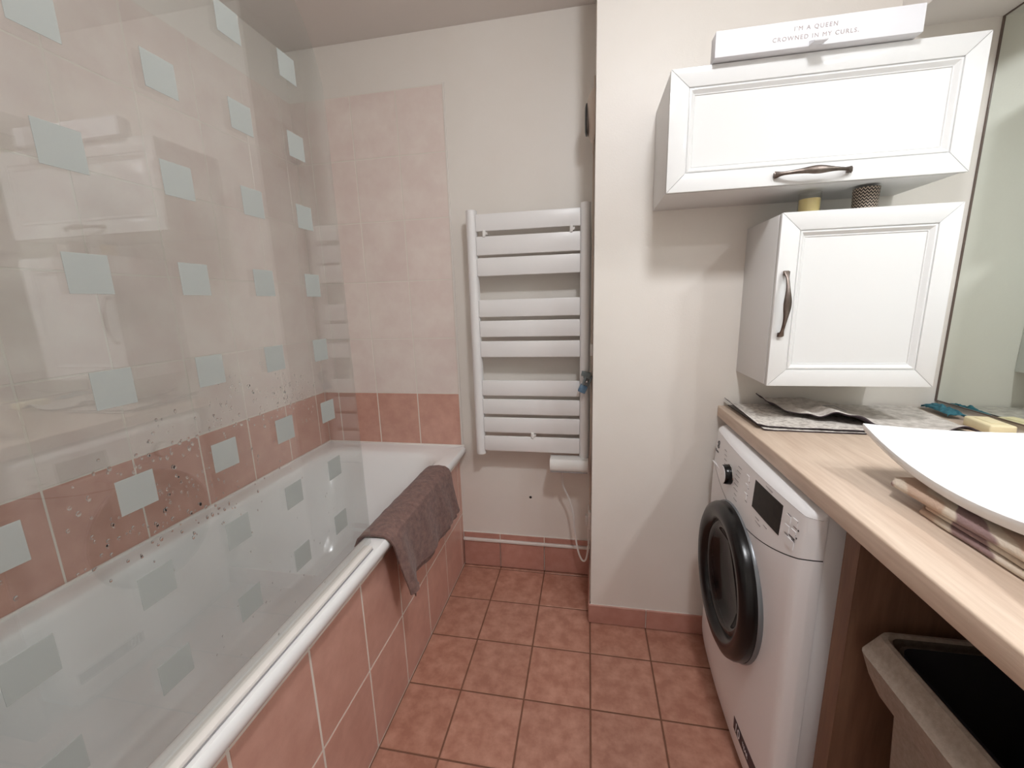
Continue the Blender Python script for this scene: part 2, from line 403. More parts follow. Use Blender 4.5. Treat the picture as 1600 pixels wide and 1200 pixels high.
# ------------------------------------------------------------------ shower screen
XG, GT, YG = -.585, .006, .930
scr = thing('shower_screen', 'clear glass shower screen with rows of frosted squares standing on the bath rim', 'shower screen', (XG, .48, ZRIM+.001))
zt0, rg = 1.692, .229
poly = [(.05, .616), (YG, .616)]+[(YG-rg+rg*math.cos(a), zt0+rg*math.sin(a)) for a in [math.pi/2*k/20 for k in range(21)]]+[(.05, zt0+rg)]
obj('glass_pane', prism(poly, 0, XG-GT/2, XG+GT/2), GLASS, scr, smooth=False)
obj('bottom_rail', box(XG-.009, -.569, .05, .915, ZRIM+.0005, .6165, .002), TRIM, scr)
obj('gap_shade_strip', box(-.5695, -.567, .05, .913, ZRIM+.0005, .6095, .0004), INK, scr)  # grey strip paints in the dark gap between rail and rim
fz = [CAMZ+(z-CAMZ)*1.041 for z in (.767, .899, 1.031, 1.165, 1.298, 1.43, 1.56, 1.695, 1.826)]
fm = None
for i, y in enumerate((.812, .6756, .539, .403, .2686, .132)):
    for j, z in enumerate(fz):
        if y > .8 and j == 8: continue
        if fm is None:
            b = box(-.0003, .0003, -.0232, .0232, -.0232, .0232, .0002, 1); fm = bpy.data.meshes.new('frosted_square'); b.to_mesh(fm); b.free(); fm.materials.append(FROST)
        o = bpy.data.objects.new('frosted_square', fm); COL.objects.link(o); o.parent = scr
        o.location = V((XG+GT/2+.0005, y, z))-wloc(scr)
# water drops
bm = bmesh.new(); rd = random.Random(3)
def drop(y, z, r):
    n = 6; cx = XG-GT/2-.0002; k = rd.uniform(1, 1.7)
    top = bm.verts.new((cx-r*.6, y, z)); ring = [bm.verts.new((cx-r*.35, y+r*.75*math.cos(a), z+r*.75*k*math.sin(a))) for a in [math.tau*q/n for q in range(n)]]
    base = [bm.verts.new((cx, y+r*math.cos(a), z+r*k*math.sin(a))) for a in [math.tau*q/n for q in range(n)]]
    for q in range(n):
        bm.faces.new([top, ring[q], ring[(q+1) % n]]); bm.faces.new([ring[q], base[q], base[(q+1) % n], ring[(q+1) % n]])
    bm.faces.new(base[::-1])
for cy, cz, sy, sz, cnt, rmin, rmax in ((.70, 1.085, .035, .022, 90, .0011, .002), (.60, 1.10, .05, .03, 45, .0012, .0028), (.50, 1.08, .06, .03, 26, .0012, .003),
        (.42, 1.055, .06, .02, 26, .0014, .003), (.74, 1.05, .05, .03, 40, .0008, .0016), (.47, 1.0, .06, .03, 60, .001, .0022), (.55, .97, .05, .05, 30, .001, .002),
        (.40, .965, .05, .03, 40, .001, .0024), (.47, .94, .06, .02, 30, .001, .0028), (.6, .72, .12, .05, 24, .001, .002), (.7, .85, .12, .12, 16, .0008, .0018)):
    for _ in range(cnt): drop(rd.gauss(cy, sy), max(.63, rd.gauss(cz, sz)), rd.uniform(rmin, rmax)*1.05)
wd = obj('water_drops', bm, DROP, scr); wd['kind'] = 'stuff'

# ------------------------------------------------------------------ brown towel on the bath rim
def towelP(u, v):
    y = .962+.505*u
    prof = [(-.657, .575), (-.645, .602), (-.624, .6155), (-.585, .620), (-.560, .618), (-.5425, .606), (-.536, .585), (-.530, .53), (-.520, .47), (-.514, .425)]
    t = v*(len(prof)-1); i = min(int(t), len(prof)-2); f = t-i
    x = prof[i][0]*(1-f)+prof[i+1][0]*f; z = prof[i][1]*(1-f)+prof[i+1][1]*f
    hang = max(0, (v-.55)/.45)
    x += hang*(.016*math.exp(-((u-.06)/.06)**2)-.006*math.exp(-((u-.20)/.05)**2)+.012*math.exp(-((u-.97)/.06)**2)-.012*math.exp(-((u-.3)/.12)**2)+.006*math.sin(u*17+1))
    z -= hang*.012*math.exp(-(u/.10)**2)
    y += hang*(.03*(1-u)-.004) + hang*.012*u
    q = noise.noise(V((u*14, v*7, 1.7))); x += .006*q*hang; z += .004*max(0, q) if v < .6 else 0
    return V((x, y, z))
tw = obj('towel', cloth(lambda u, v: towelP(u, 1-v), 54, 36, .006), [TOWEL, TOWEL], origin=(-.56, 1.2, .6))
tag(tw, 'brown terry towel draped over the bath rim', 'towel')
def hemP(u, v):
    p = towelP(.05+.93*u, .86+.14*v); return p+V((-.011, 0, -.024*v))
hm = obj('under_layer', cloth(lambda u, v: hemP(u, 1-v), 30, 6, .004), [TOWEL, TOWEL], tw)
obj('care_tag', box(-.511, -.509, 1.035, 1.05, .398, .412, .0004), INK, tw, label='small grey care label')

# ------------------------------------------------------------------ towel radiator
YR = 1.64
rad = thing('towel_radiator', 'white flat-slatted towel radiator on the back wall', 'radiator', (-.236, YB, .61))
def post(x0, x1):
    prof = [(x0, YR+.03), (x0, YR+.008), (x0+.004, YR+.001), (x0+.010, YR-.004), ((x0+x1)/2, YR-.007), (x1-.010, YR-.004), (x1-.004, YR+.001), (x1, YR+.008), (x1, YR+.03)]
    return prism(prof, 2, .607, 1.609)
obj('upright', post(-.476, -.437), WHITE_RAD, rad); obj('upright', post(-.032, .0055), WHITE_RAD, rad)
for z1, z0 in [(1.592, 1.528), (1.509, 1.438), (1.428, 1.358), (1.265, 1.196), (1.181, 1.115), (1.098, 1.032), (.934, .869), (.853, .788), (.773, .707), (.690, .624)]:
    obj('slat', box(-.4375, -.0315, YR+.001, YR+.013, z0, z1, .003), WHITE_RAD, rad)
for x, z in ((-.404, 1.519), (-.065, 1.519), (-.227, .698)):
    b = box(x-.006, x+.006, YR-.004, YR+.016, z-.013, z+.013, .003); join(b, lathe([(.005, YR+.01), (.005, YB-.0005)], 12, (x+.004, 0, z), 'Y', True, True))
    join(b, box(x+.005, x+.013, YR-.002, YR+.012, z-.005, z+.005, .002)); obj('wall_bracket', b, WHITE_PLASTIC, rad)
pr = [(1.60, .562), (1.597, .575), (1.600, .594), (1.612, .607), (1.66, .609), (1.672, .60), (1.672, .558), (1.665, .553), (1.61, .553)]
hb = obj('heater_control', prism(pr, 0, -.152, .004), WHITE_PLASTIC, rad)
obj('indicator_strip', box(-.15, .002, 1.5985, 1.602, .5555, .559, .0008), INK, hb)
cord = spline([(-.106, 1.64, .556), (-.104, 1.65, .52), (-.1, 1.66, .466), (-.075, 1.665, .405), (-.058, 1.66, .34), (-.054, 1.66, .287), (-.043, 1.66, .2), (-.030, 1.655, .146), (-.014, 1.65, .122), (.0, 1.648, .136), (.0085, 1.648, .2), (.0085, 1.648, .27), (.009, 1.648, .30)], 8)
obj('power_cord', tube(cord, .004, 8), WHITE_PLASTIC, rad)
sk = thing('wall_socket', 'small white wall socket low beside the radiator cord', 'socket', (XP, 1.65, .33))
obj('plate', box(.006, XP-.0005, 1.615, 1.685, .295, .375, .003), WHITE_PLASTIC, sk)
obj('plug', box(-.006, .006, 1.634, 1.664, .30, .345, .004), WHITE_PLASTIC, sk)
# plastic peg on the right upright
pg = thing('plastic_clip', 'grey and blue plastic clip hooked on the radiator upright', 'clip', (-.012, 1.61, .9))
def rotbox(cx, cy, cz, sx, sy, sz, ry, bev=.002):
    b = box(-sx/2, sx/2, -sy/2, sy/2, -sz/2, sz/2, bev); b.transform(Matrix.Translation((cx, cy, cz)) @ Matrix.Rotation(math.radians(ry), 4, 'Y')); return b
obj('jaw', rotbox(-.007, 1.616, .967, .036, .022, .018, 12), CLIPG, pg)
b = rotbox(-.015, 1.612, .936, .008, .02, .05, 22); join(b, rotbox(.009, 1.616, .94, .007, .02, .042, 22)); join(b, rotbox(-.003, 1.614, .955, .028, .02, .01, 14)); obj('frame', b, CLIPG, pg)
obj('spring', lathe([(.004, -.008), (.0055, -.006), (.0055, .006), (.004, .008)], 12, (-.004, 1.614, .938), 'Y', True, True), CHROME, pg)
obj('handle', rotbox(-.019, 1.612, .909, .030, .021, .03, 24), CLIPB, pg)
# extractor vent & cable on the side of the wall return
vt = thing('extractor_vent', 'round beige extractor vent high on the wall return side', 'vent', (XP, 1.6, 1.87))
obj('cover', lathe([(.085, XP-.0006), (.085, XP-.006), (.076, XP-.014), (.055, XP-.026), (.025, XP-.031), (.001, XP-.032)], 32, (0, 1.6, 1.875), 'X'), BEIGE, vt)
obj('grille_ring', lathe([(.050, XP-.0275), (.048, XP-.0325), (.036, XP-.0355), (.034, XP-.0305)], 32, (0, 1.59, 1.862), 'X'), BLACKM, vt, label='black ring of the vent')
obj('mounting_plate', box(XP-.006, XP-.0005, 1.52, 1.68, 1.79, 1.965, .002), BEIGE, vt)
for yy in (1.57, 1.60): obj('pull_cord', tube([(XP-.006, yy, 1.80), (XP-.006, yy, 1.775), (XP-.006, yy, 1.757)], .003, 8), BEIGE, vt)
cd = thing('cable_conduit', 'thin pale cable clipped down the side of the wall return', 'cable', (XP, 1.63, .4))
obj('cable', tube([(XP-.004, 1.63, z) for z in (1.79, 1.5, 1.2, .9, .6, .38)], .0034, 8), BEIGE, cd)
obj('clip', box(XP-.01, XP-.0005, 1.615, 1.645, 1.04, 1.085, .002), WHITE_PLASTIC, cd)

# ------------------------------------------------------------------ cabinets
YF = 1.20
def handle(parent, p0, p1, out, wdir):
    """bow handle from p0 to p1; out = direction away from the door, wdir = width direction"""
    p0, p1, out, wdir = V(p0), V(p1), V(out), V(wdir); rings = []; N = 28
    for k in range(N+1):
        t = k/N; s = 2*t-1
        c = p0.lerp(p1, t)+out*(.006+.024*(1-s*s)**.9)
        wid = .0042+.0055*math.exp(-(s/.38)**2)+.0045*max(0, (abs(s)-.82)/.18)
        th = .0026+.0012*math.exp(-(s/.5)**2)
        rings.append([c+wdir*wid*math.cos(a)+out*th*math.sin(a) for a in [math.tau*q/12 for q in range(12)]])
    b = loft(rings)
    for p in (p0, p1):
        d = (p1-p0).normalized(); cc = p+out*.0045+d*(.004 if p is p0 else -.004)
        q = box(-.006, .006, -.0045, .0045, -.006, .006, .002)
        q.transform(Matrix.Translation(cc)); join(b, q)
    obj('handle', b, PEWTER, parent, label='curved pewter bow handle')
def door(cab, x0, x1, z0, z1, fw=.044, mw=.018):
    d = obj('door', box(x0+.002, x1-.002, YF+.013, YF+.02, z0+.002, z1-.002), CAB, cab, smooth=False)
    g = .0004
    def piece(name, poly):
        b = prism(poly, 1, YF, YF+.0132); bmesh.ops.bevel(b, geom=b.edges[:], offset=.0012, segments=2, profile=.5, affect='EDGES'); obj(name, b, CAB, d)
    a0, a1, c0, c1 = x0+fw, x1-fw, z0+fw, z1-fw
    piece('rail', [(x0+g, z1), (x1-g, z1), (a1-g, c1), (a0+g, c1)]); piece('rail', [(x0+g, z0), (a0+g, c0), (a1-g, c0), (x1-g, z0)])
    piece('stile', [(x0, z0+g), (x0, z1-g), (a0, c1-g), (a0, c0+g)]); piece('stile', [(x1, z0+g), (a1, c0+g), (a1, c1-g), (x1, z1-g)])
    prof = [(0, .004), (.002, .004), (.003, .0015), (.006, .001), (.009, .0035), (.012, .007), (.0145, .0085), (.016, .0075), (mw, .0115), (mw, .0131)]
    rings = [[(a0+s, YF+dp, c0+s), (a1-s, YF+dp, c0+s), (a1-s, YF+dp, c1-s), (a0+s, YF+dp, c1-s)] for s, dp in prof]
    obj('moulding', loft(rings, False, False), CAB, d)
    s = mw
    obj('panel', box(a0+s-.001, a1-s+.001, YF+.0098, YF+.0131, c0+s-.001, c1-s+.001), CAB, d, smooth=False)
    return d
def carcass(cab, x0, x1, z0, z1):
    obj('carcass', box(x0+.001, x1-.001, YF+.0215, YE-.0005, z0, z1, .0012), CABBODY, cab)
UX0, UX1, UZ0, UZ1 = .197, .863, 1.520, 1.807
up = thing('wall_cabinet', 'wide low white wall cabinet with flip-up panelled door', 'cabinet', (.53, YE, UZ0))
carcass(up, UX0, UX1, UZ0+.003, UZ1); d = door(up, UX0, UX1, UZ0, UZ1-.001)
handle(d, (.450, YF, 1.5425), (.618, YF, 1.5425), (0, -1, 0), (0, 0, 1))
LX0, LX1, LZ0, LZ1 = .479, .867, 1.010, 1.455
lo = thing('wall_cabinet', 'squarer white wall cabinet with one hinged door over the worktop', 'cabinet', (.67, YE, LZ0))
carcass(lo, LX0, LX1, LZ0+.001, LZ1-.001); d = door(lo, LX0, LX1, LZ0, LZ1)
handle(d, (.4985, YF, 1.145), (.4985, YF, 1.311), (0, -1, 0), (1, 0, 0))

# card box with lettering on top of the wide cabinet
YS_ = 1.176
bx = thing('printed_sign', 'long white sign with pale lettering standing on the wide cabinet', 'sign', (.5, 1.2, UZ1+.0005))
obj('body', box(.290, .715, YS_, 1.214, UZ1+.0005, UZ1+.056, .0012), SIGNW, bx)
MT = lambda x, z: Matrix.Translation((x, YS_-.0002, z)) @ FR_BACK.to_4x4()
link('lettering', text_mesh("I'M A QUEEN", .0125, MT(.501, 1.8455), spacing=1.28), GOLDINK, bx, smooth=False, label='pale printed capitals reading I\'M A QUEEN')
link('lettering', text_mesh("CROWNED IN MY CURLS.", .0125, MT(.501, 1.8275), spacing=1.26), GOLDINK, bx, smooth=False, label='pale printed capitals reading CROWNED IN MY CURLS.')
tb = prism([(YS_, 1.8078), (YS_, 1.8165), (YS_-.003, 1.8165), (YS_-.027, 1.8062), (YS_-.026, 1.8045), (YS_-.006, 1.8078)], 0, .490, .518)
obj('tab', tb, SIGNW, bx, label='small folded white tab')

# cups between the cabinets
j = thing('candle_jar', 'small glass jar with yellow wax on the squarer cabinet', 'jar', (.577, 1.29, LZ1))
obj('glass', lathe([(.001, LZ1+.0005), (.024, LZ1+.0005), (.026, LZ1+.004), (.026, LZ1+.060), (.0245, LZ1+.060), (.0245, LZ1+.006), (.001, LZ1+.005)], 28, (.577, 1.29, 0), 'Z'), JAR, j)
obj('wax', lathe([(.001, LZ1+.0055), (.0238, LZ1+.0065), (.0238, LZ1+.044), (.001, LZ1+.043)], 28, (.577, 1.29, 0), 'Z'), WAX, j)
c = obj('tumbler', lathe([(.001, .0005), (.024, .0005), (.0265, .003), (.0285, .061), (.027, .0615), (.025, .006), (.001, .005)], 32, (0, 0, 0), 'Z'), CHEV)
c.location = (.705, 1.285, LZ1); tag(c, 'dark tumbler with cream zigzag pattern on the squarer cabinet', 'tumbler')

# ------------------------------------------------------------------ mirror
mi = thing('wall_mirror', 'large frameless mirror on the right wall above the worktop', 'mirror', (XM, .7, .923))
obj('silvered_glass', box(1.0525, 1.0545, -.10, 1.4385, .9225, 1.944), mirror_m, mi, smooth=False)
obj('backing', box(1.0546, 1.0595, -.10, 1.4388, .922, 1.9445), MIRREDGE, mi, smooth=False)
obj('edge_strip', join(box(1.0505, 1.056, 1.4355, 1.4398, .9205, 1.9445), join(box(1.051, 1.056, -.10, 1.4355, 1.9415, 1.9447), box(1.051, 1.056, -.10, 1.4355, .9202, .9235))), MIRREDGE, mi, smooth=False)

# ------------------------------------------------------------------ worktop, side panel
XC, ZW, ZWB = .431, .894, .8561
wk = obj('worktop', box(XC, XM-.0005, -.55, YE-.0005, ZWB, ZW, .004, 3), WOOD, origin=(.75, .45, ZWB)); tag(wk, 'oak-look worktop along the right wall', 'worktop')
pn = obj('support_panel', box(.4535, XM-.001, .713, .752, .0002, ZWB-.0005, .001), DWOOD, origin=(.7, .73, 0)); tag(pn, 'brown wood support panel under the worktop beside the washing machine', 'panel')
obj('edge_band', box(.452, .4535, .713, .752, .0002, ZWB-.0005), DWOOD, pn, smooth=False)
pn2 = obj('support_panel', box(.452, XM-.001, -.545, -.507, .0002, ZWB-.0005, .001), DWOOD, origin=(.7, -.52, 0)); tag(pn2, 'wood support panel under the far end of the worktop', 'panel')

# ------------------------------------------------------------------ washing machine
WY0, WY1, WZ = .805, 1.392, .846
YCW, ZCW = 1.115, .48
wm = thing('washing_machine', 'white front-loading washing machine with black porthole under the worktop', 'washing machine', (.72, 1.1, 0))
obj('body', box(.452, 1.03, WY0+.003, WY1-.003, .018, WZ-.002, .004), WASH, wm)
for x in (.5, .98):
    for y in (WY0+.05, WY1-.05): obj('foot', lathe([(.02, .0003), (.022, .004), (.022, .019)], 16, (x, y, 0), 'Z', True, True), BLACKM, wm)
def fx(y, z):
    s = (y-1.0985)/((WY1-WY0)/2)
    x = .3985+.0145*s*s
    x += .008*max(0, (z-.68)/.165)            # fascia leans back a little
    if z < .12: x += .018*((.12-z)/.12)**2
    return x
def groove(y): return .668+.066*((y-1.115)/.29)**2
def front(zlo, zhi, nz, ny=44):
    rings = []
    for k in range(nz+1):
        ring = []
        t = k/nz
        ysamp = [WY0]+[WY0+.0015*q for q in (1, 3, 6, 10)]+[WY0+.02+(WY1-WY0-.04)*q/ny for q in range(1, ny)]+[WY1-.0015*q for q in (10, 6, 3, 1)]+[WY1]
        for y in ysamp:
            z = zlo(y)*(1-t)+zhi(y)*t
            ex = min(y-WY0, WY1-y); x = fx(y, z)
            if ex < .018: x += .022*(1-ex/.018)**2
            ring.append((x, y, z))
        ring = [(.4515, WY0, ring[0][2])]+ring+[(.4515, WY1, ring[-1][2])]
        rings.append(ring)
    return loft(rings, False, False, closed=False)
fpb = front(lambda y: .02, lambda y: groove(y)-.0012, 30)
bmesh.ops.delete(fpb, geom=[f for f in fpb.faces if math.hypot(f.calc_center_median().y-YCW, f.calc_center_median().z-ZCW) < .168], context='FACES')
obj('front_panel', fpb, WASH, wm)
ctl = obj('control_panel', front(lambda y: groove(y)+.0012, lambda y: .828, 14), WASH, wm)
# top bevel of the fascia
yt = [WY0]+[WY0+.0015*q for q in (1, 3, 6, 10)]+[WY0+.02+(WY1-WY0-.04)*q/44 for q in range(1, 44)]+[WY1-.0015*q for q in (10, 6, 3, 1)]+[WY1]
def ex_(y):
    e = min(y-WY0, WY1-y); return .022*(1-e/.018)**2 if e < .018 else 0
trings = []
for dx_, z_ in ((0, .8285), (.003, .834), (.010, .8395), (.020, WZ-.003), (.032, WZ)):
    r_ = [(min(.4514, fx(y, .828)+ex_(y)+dx_), y, z_) for y in yt]; trings.append([(.4515, WY0, z_)]+r_+[(.4515, WY1, z_)])
trings.append([(.47, y, WZ) for x, y, z in trings[-1]])
obj('top_edge', loft(trings, False, False, False), WASH, wm)
obj('dark_groove_backing', box(.435, .455, WY0+.004, WY1-.004, .02, .82), BLACKM, wm, smooth=False)  # black backing added so the groove in the front looks dark
# porthole
dr = thing_ring = obj('door_ring', lathe([(.2045, .408), (.2055, .392), (.2045, .378), (.199, .367), (.186, .3605), (.168, .3615), (.156, .367), (.150, .376), (.146, .392)], 64, (0, YCW, ZCW), 'X'), BLACK, wm, label='glossy black porthole ring')
obj('ring_trim', lathe([(.2065, .409), (.2085, .406), (.2085, .398), (.2062, .394)], 64, (0, YCW, ZCW), 'X'), GREYRING, dr)
obj('porthole_glass', lathe([(.149, .378), (.140, .376), (.126, .381), (.112, .395), (.09, .404), (.001, .408)], 56, (0, YCW, ZCW), 'X'), PORT, dr)
obj('drum_seal', lathe([(.147, .393), (.135, .405), (.125, .42), (.118, .43), (.001, .434)], 48, (0, YCW, ZCW), 'X'), BLACKM, dr)
def on(y, z, off=0): return (fx(y, z)-off, y, z)
# knob
ky, kz = 1.192, .752; kx = fx(ky, kz)
kb = obj('knob', lathe([(.0285, .001), (.0285, -.010), (.027, -.018), (.0255, -.0205)], 36, (kx, ky, kz), 'X'), BLACK, ctl, label='chrome-edged black programme knob')
obj('knob_face', lathe([(.0256, -.0200), (.0245, -.0215), (.001, -.0222)], 36, (kx, ky, kz), 'X'), WASH, kb)
obj('knob_rim', lathe([(.0290, .001), (.0297, -.001), (.0290, -.003)], 36, (kx, ky, kz), 'X'), CHROME, kb)
def plate(name, y0, y1, z0, z1, m, parent, th=.0008, off=0, label=None):
    rings = []
    n = 8
    for t in range(n+1):
        y = y0+(y1-y0)*t/n; xa, xb = fx(y, z0)-off, fx(y, z1)-off
        rings.append([(xa-th, y, z0), (xb-th, y, z1), (xb+.001, y, z1), (xa+.001, y, z0)])
    return obj(name, loft(rings), m, parent, smooth=False, label=label)
plate('display', .893, 1.024, .742, .812, SCREEN, ctl, label='dark programme display')
pm = lambda y, z: Matrix.Translation((fx(y, z)-.0003, y, z)) @ Matrix(((0, 0, -1, 0), (-1, 0, 0, 0), (0, 1, 0, 0), (0, 0, 0, 1)))
bm = bmesh.new(); rl = random.Random(5)
def dash(bm, y, z, wdt, h=.0016):
    b = box(fx(y, z)-.0005, fx(y, z)+.0005, y-wdt/2, y+wdt/2, z-h/2, z+h/2); join(bm, b)
for k in range(8): dash(bm, 1.125+.012*math.sin(k*.4), .80-.0135*k, rl.uniform(.018, .03))
for k in range(7): dash(bm, 1.255-.010*math.sin(k*.45), .800-.013*k, rl.uniform(.014, .024))
for k in range(4): dash(bm, 1.06, .79-.018*k, .012)
dash(bm, .962, .820, .045); dash(bm, .99, .727, .02); dash(bm, .95, .729, .018); dash(bm, .985, .718, .03)
for k in range(4):
    for q in range(2): dash(bm, .868-.024*q, .805-.0145*k, .014, .003)
pl_ = obj('printed_labels', bm, INK, ctl, smooth=False); pl_['kind'] = 'stuff'
for k, (y, z) in enumerate(((1.068, .796), (1.068, .772), (1.068, .748), (.868, .796), (.845, .80), (.868, .774), (.845, .776))):
    plate('button', y-.008, y+.008, z-.0075, z+.0075, WASH, ctl, .0014)
plate('start_button', .838, .866, .742, .760, WASH, ctl, .0018); bmk = bmesh.new(); dash(bmk, .853, .766, .03, .0028); obj('button_mark', bmk, DINK, ctl, smooth=False)
for y, z in ((.832, .79), (.834, .772)): plate('indicator', y-.0015, y+.0015, z-.0015, z+.0015, DINK, ctl)
obj('drawer_gap_ridge', box(fx(1.325, .722)-.002, fx(1.325, .722)+.002, 1.2775, 1.3725, .721, .724), WASH, ctl, smooth=False)  # raised ridge added so its own shade draws the drawer gap
link('maker_name', text_mesh("Electrolux", .0125, pm(1.337, .766)), DINK, ctl, smooth=False)
em = bmesh.new()
for (a0, a1, cy, cz) in ((20, 200, 1.337, .7955), (200, 380, 1.337, .785)):
    pts = [(fx(cy, cz)-.0006, cy+.0072*math.cos(math.radians(a)), cz+.0062*math.sin(math.radians(a))) for a in range(a0, a1+1, 15)]; join(em, tube(pts, .0013, 6))
join(em, tube([(fx(1.337, .79)-.0006, 1.346, .7955), (fx(1.337, .79)-.0006, 1.337, .790), (fx(1.337, .79)-.0006, 1.328, .785)], .0013, 6))
obj('maker_emblem', em, DINK, ctl)
st = plate('warranty_sticker', .80+.02, 1.005, .095, .133, STICK, wm, .0006, label='black and purple warranty sticker')
link('sticker_print', text_mesh("10", .036, pm(.978, .1135) @ Matrix.Translation((0, 0, .0009))), SIGNW, st, smooth=False)
link('sticker_print', text_mesh("YEAR", .015, pm(.93, .114) @ Matrix.Translation((0, 0, .0012))), SIGNW, st, smooth=False)

# ------------------------------------------------------------------ basin
BX0, BX1, BY0, BY1 = .532, 1.0, .446, .884
BXC, BYC = (BX0+BX1)/2, (BY0+BY1)/2
bs_ = thing('wash_basin', 'white square vessel basin with upswept corners on the worktop', 'basin', (BXC, BYC, ZW))
def rimz(x, y):
    sx, sy = (x-BXC)/(BX1-BXC), (y-BYC)/(BY1-BYC)
    return .9475+.012*sx*sx+.0415*sy*sy
def brect(k, n=24):
    pts = []
    a, b = (BX1-BXC)*k, (BY1-BYC)*k
    for s in range(n): pts.append((BXC-a+2*a*s/n, BYC-b))
    for s in range(n): pts.append((BXC+a, BYC-b+2*b*s/n))
    for s in range(n): pts.append((BXC+a-2*a*s/n, BYC+b))
    for s in range(n): pts.append((BXC-a, BYC+b-2*b*s/n))
    return pts
rings = []
def ringat(k, f):
    rings.append([(x, y, f(x, y)) for x, y in brect(k)])
ringat(.60, lambda x, y: ZW+.0006); ringat(.62, lambda x, y: ZW+.006)
ringat(.80, lambda x, y: .62*rimz(x, y)+.38*ZW+.002); ringat(.975, lambda x, y: rimz(x, y)-.017); ringat(.992, lambda x, y: rimz(x, y)-.012)
ringat(1.0, lambda x, y: rimz(x, y)-.0015); ringat(.998, lambda x, y: rimz(x, y))
ringat(.985, lambda x, y: rimz(x, y)-.0005)
for k in (.93, .85, .75, .62, .48, .33, .18, .06):
    ringat(k, lambda x, y, k=k: rimz(x, y)-.001-.034*(1-k)**.8)
obj('bowl', loft(rings, True, True), BASIN, bs_)
obj('waste', lathe([(.001, .918), (.02, .918), (.026, .9165), (.027, .912)], 28, (BXC, BYC, 0), 'Z', True), CHROME, bs_, label='chrome basin waste')

# ------------------------------------------------------------------ cloths on the worktop
def nz(x, y, s, o=0): return noise.noise(V((x*s, y*s, o)))
def lerp2(A, B, C, D, u, v):   # A(u0v0) B(u1v0) C(u1v1) D(u0v1)
    return (A*(1-u)+B*u)*(1-v)+(D*(1-u)+C*u)*v
def clothA(dz, dx, dy):
    def P(u, v):
        p = lerp2(V((.462+dx, 1.162+dy, 0)), V((.745, 1.148+dy*.2, 0)), V((.72, 1.425, 0)), V((.452+dx, 1.425, 0)), u, v)
        z = ZW+.004+dz
        z += .016*math.exp(-(u/.07)**2)*v*.9 + .006*math.exp(-(u/.06)**2) if dz else .002*math.exp(-(u/.06)**2)
        z += .0012*nz(p.x, p.y, 30, dz*99)
        return V((p.x, p.y, z))
    return P
a = obj('folded_cloth', cloth(clothA(0, .006, 0), 40, 30, .0025), [GREYCLOTH, CLOTHBACK], origin=(.6, 1.3, ZW)); tag(a, 'grey speckled microfibre cloth folded flat on the worktop corner', 'cloth')
obj('upper_fold', cloth(clothA(.006, -.006, .014), 40, 30, .0025), [GREYCLOTH, CLOTHBACK], a)
def poly_at(pts, t):
    k = t*(len(pts)-1); i = min(int(k), len(pts)-2); return pts[i].lerp(pts[i+1], k-i)
def clothB(u, v):
    f = poly_at([V((.572, 1.275, 0)), V((.635, 1.225, 0)), V((.72, 1.186, 0)), V((.80, 1.172, 0)), V((.88, 1.158, 0)), V((.958, 1.150, 0))], u)
    b = poly_at([V((.540, 1.424, 0)), V((.72, 1.427, 0)), V((.985, 1.425, 0))], u)
    p = f.lerp(b, v); L_ = 1/(1+math.exp((u-.52)*22))            # 1 on the heaped left part, 0 on the flat right part
    h = .003+.0165*math.exp(-((u-.70)/.45)**4)*0+L_*.013
    h += .020*math.exp(-((u-.26-.10*v)/.055)**2)*math.exp(-((v-.18)/.30)**2)
    h += .013*math.exp(-((u-.13)/.05)**2)*math.exp(-((v-.30)/.30)**2)
    h += .017*math.exp(-((u-.36)/.06)**2)*math.exp(-(v/.16)**2)
    h += .020*math.exp(-((u-.90)/.085)**2)*math.exp(-(v/.15)**2)
    h += .011*math.exp(-(u/.035)**2)*(.4+v) + .009*v*v*(.35+.65*L_) + (.0015+.0065*L_)*(nz(p.x, p.y, 26, 4)+.35)
    return V((p.x, p.y, ZW+.0045+h))
b = obj('rumpled_cloth', cloth(clothB, 110, 44, .0032), [GREYCLOTH2, CLOTHBACK], origin=(.66, 1.3, ZW+.01)); tag(b, 'long rumpled grey cloth with a curled dark edge reaching to the soap', 'cloth')
cl_ = join(box(.690, .7215, 1.272, 1.276, ZW+.0302, ZW+.0312), join(box(.690, .7215, 1.330, 1.334, ZW+.0302, ZW+.0312), join(box(.690, .693, 1.276, 1.330, ZW+.0302, ZW+.0312), box(.7185, .7215, 1.276, 1.330, ZW+.0302, ZW+.0312))))
obj('woven_label', cl_, INK, b)
def tealP(u, v):
    p = lerp2(V((1.000, 1.318, 0)), V((1.040, 1.308, 0)), V((1.048, 1.43, 0)), V((1.012, 1.432, 0)), u, v)
    e = math.sin(math.pi*u)**.5*math.sin(math.pi*v)**.5
    return V((p.x+.003*nz(u, v, 7, 1), p.y, ZW+.010+.012*e+.010*nz(p.x, p.y, 90, 3)*e+.004))
t = obj('knit_cloth', cloth(tealP, 24, 40, .006), [TEAL, TEAL], origin=(1.03, 1.37, ZW)); tag(t, 'crumpled teal knitted cloth against the mirror edge', 'cloth')
sp_ = box(-.026, .026, -.048, .048, 0, .026, .005, 3); sp_.transform(Matrix.Translation((1.016, 1.215, ZW+.0006)) @ Matrix.Rotation(math.radians(-8), 4, 'Z'))
sop = obj('soap_bar', sp_, SOAP, origin=(1.016, 1.215, ZW)); tag(sop, 'cream soap bar at the end of the rumpled grey cloth', 'soap')
rid = box(-.014, .014, -.03, .03, .0262, .0272, .0005, 1); rid.transform(Matrix.Translation((1.016, 1.215, ZW+.0006)) @ Matrix.Rotation(math.radians(-8), 4, 'Z'))
obj('stamped_face', rid, SOAP, sop)
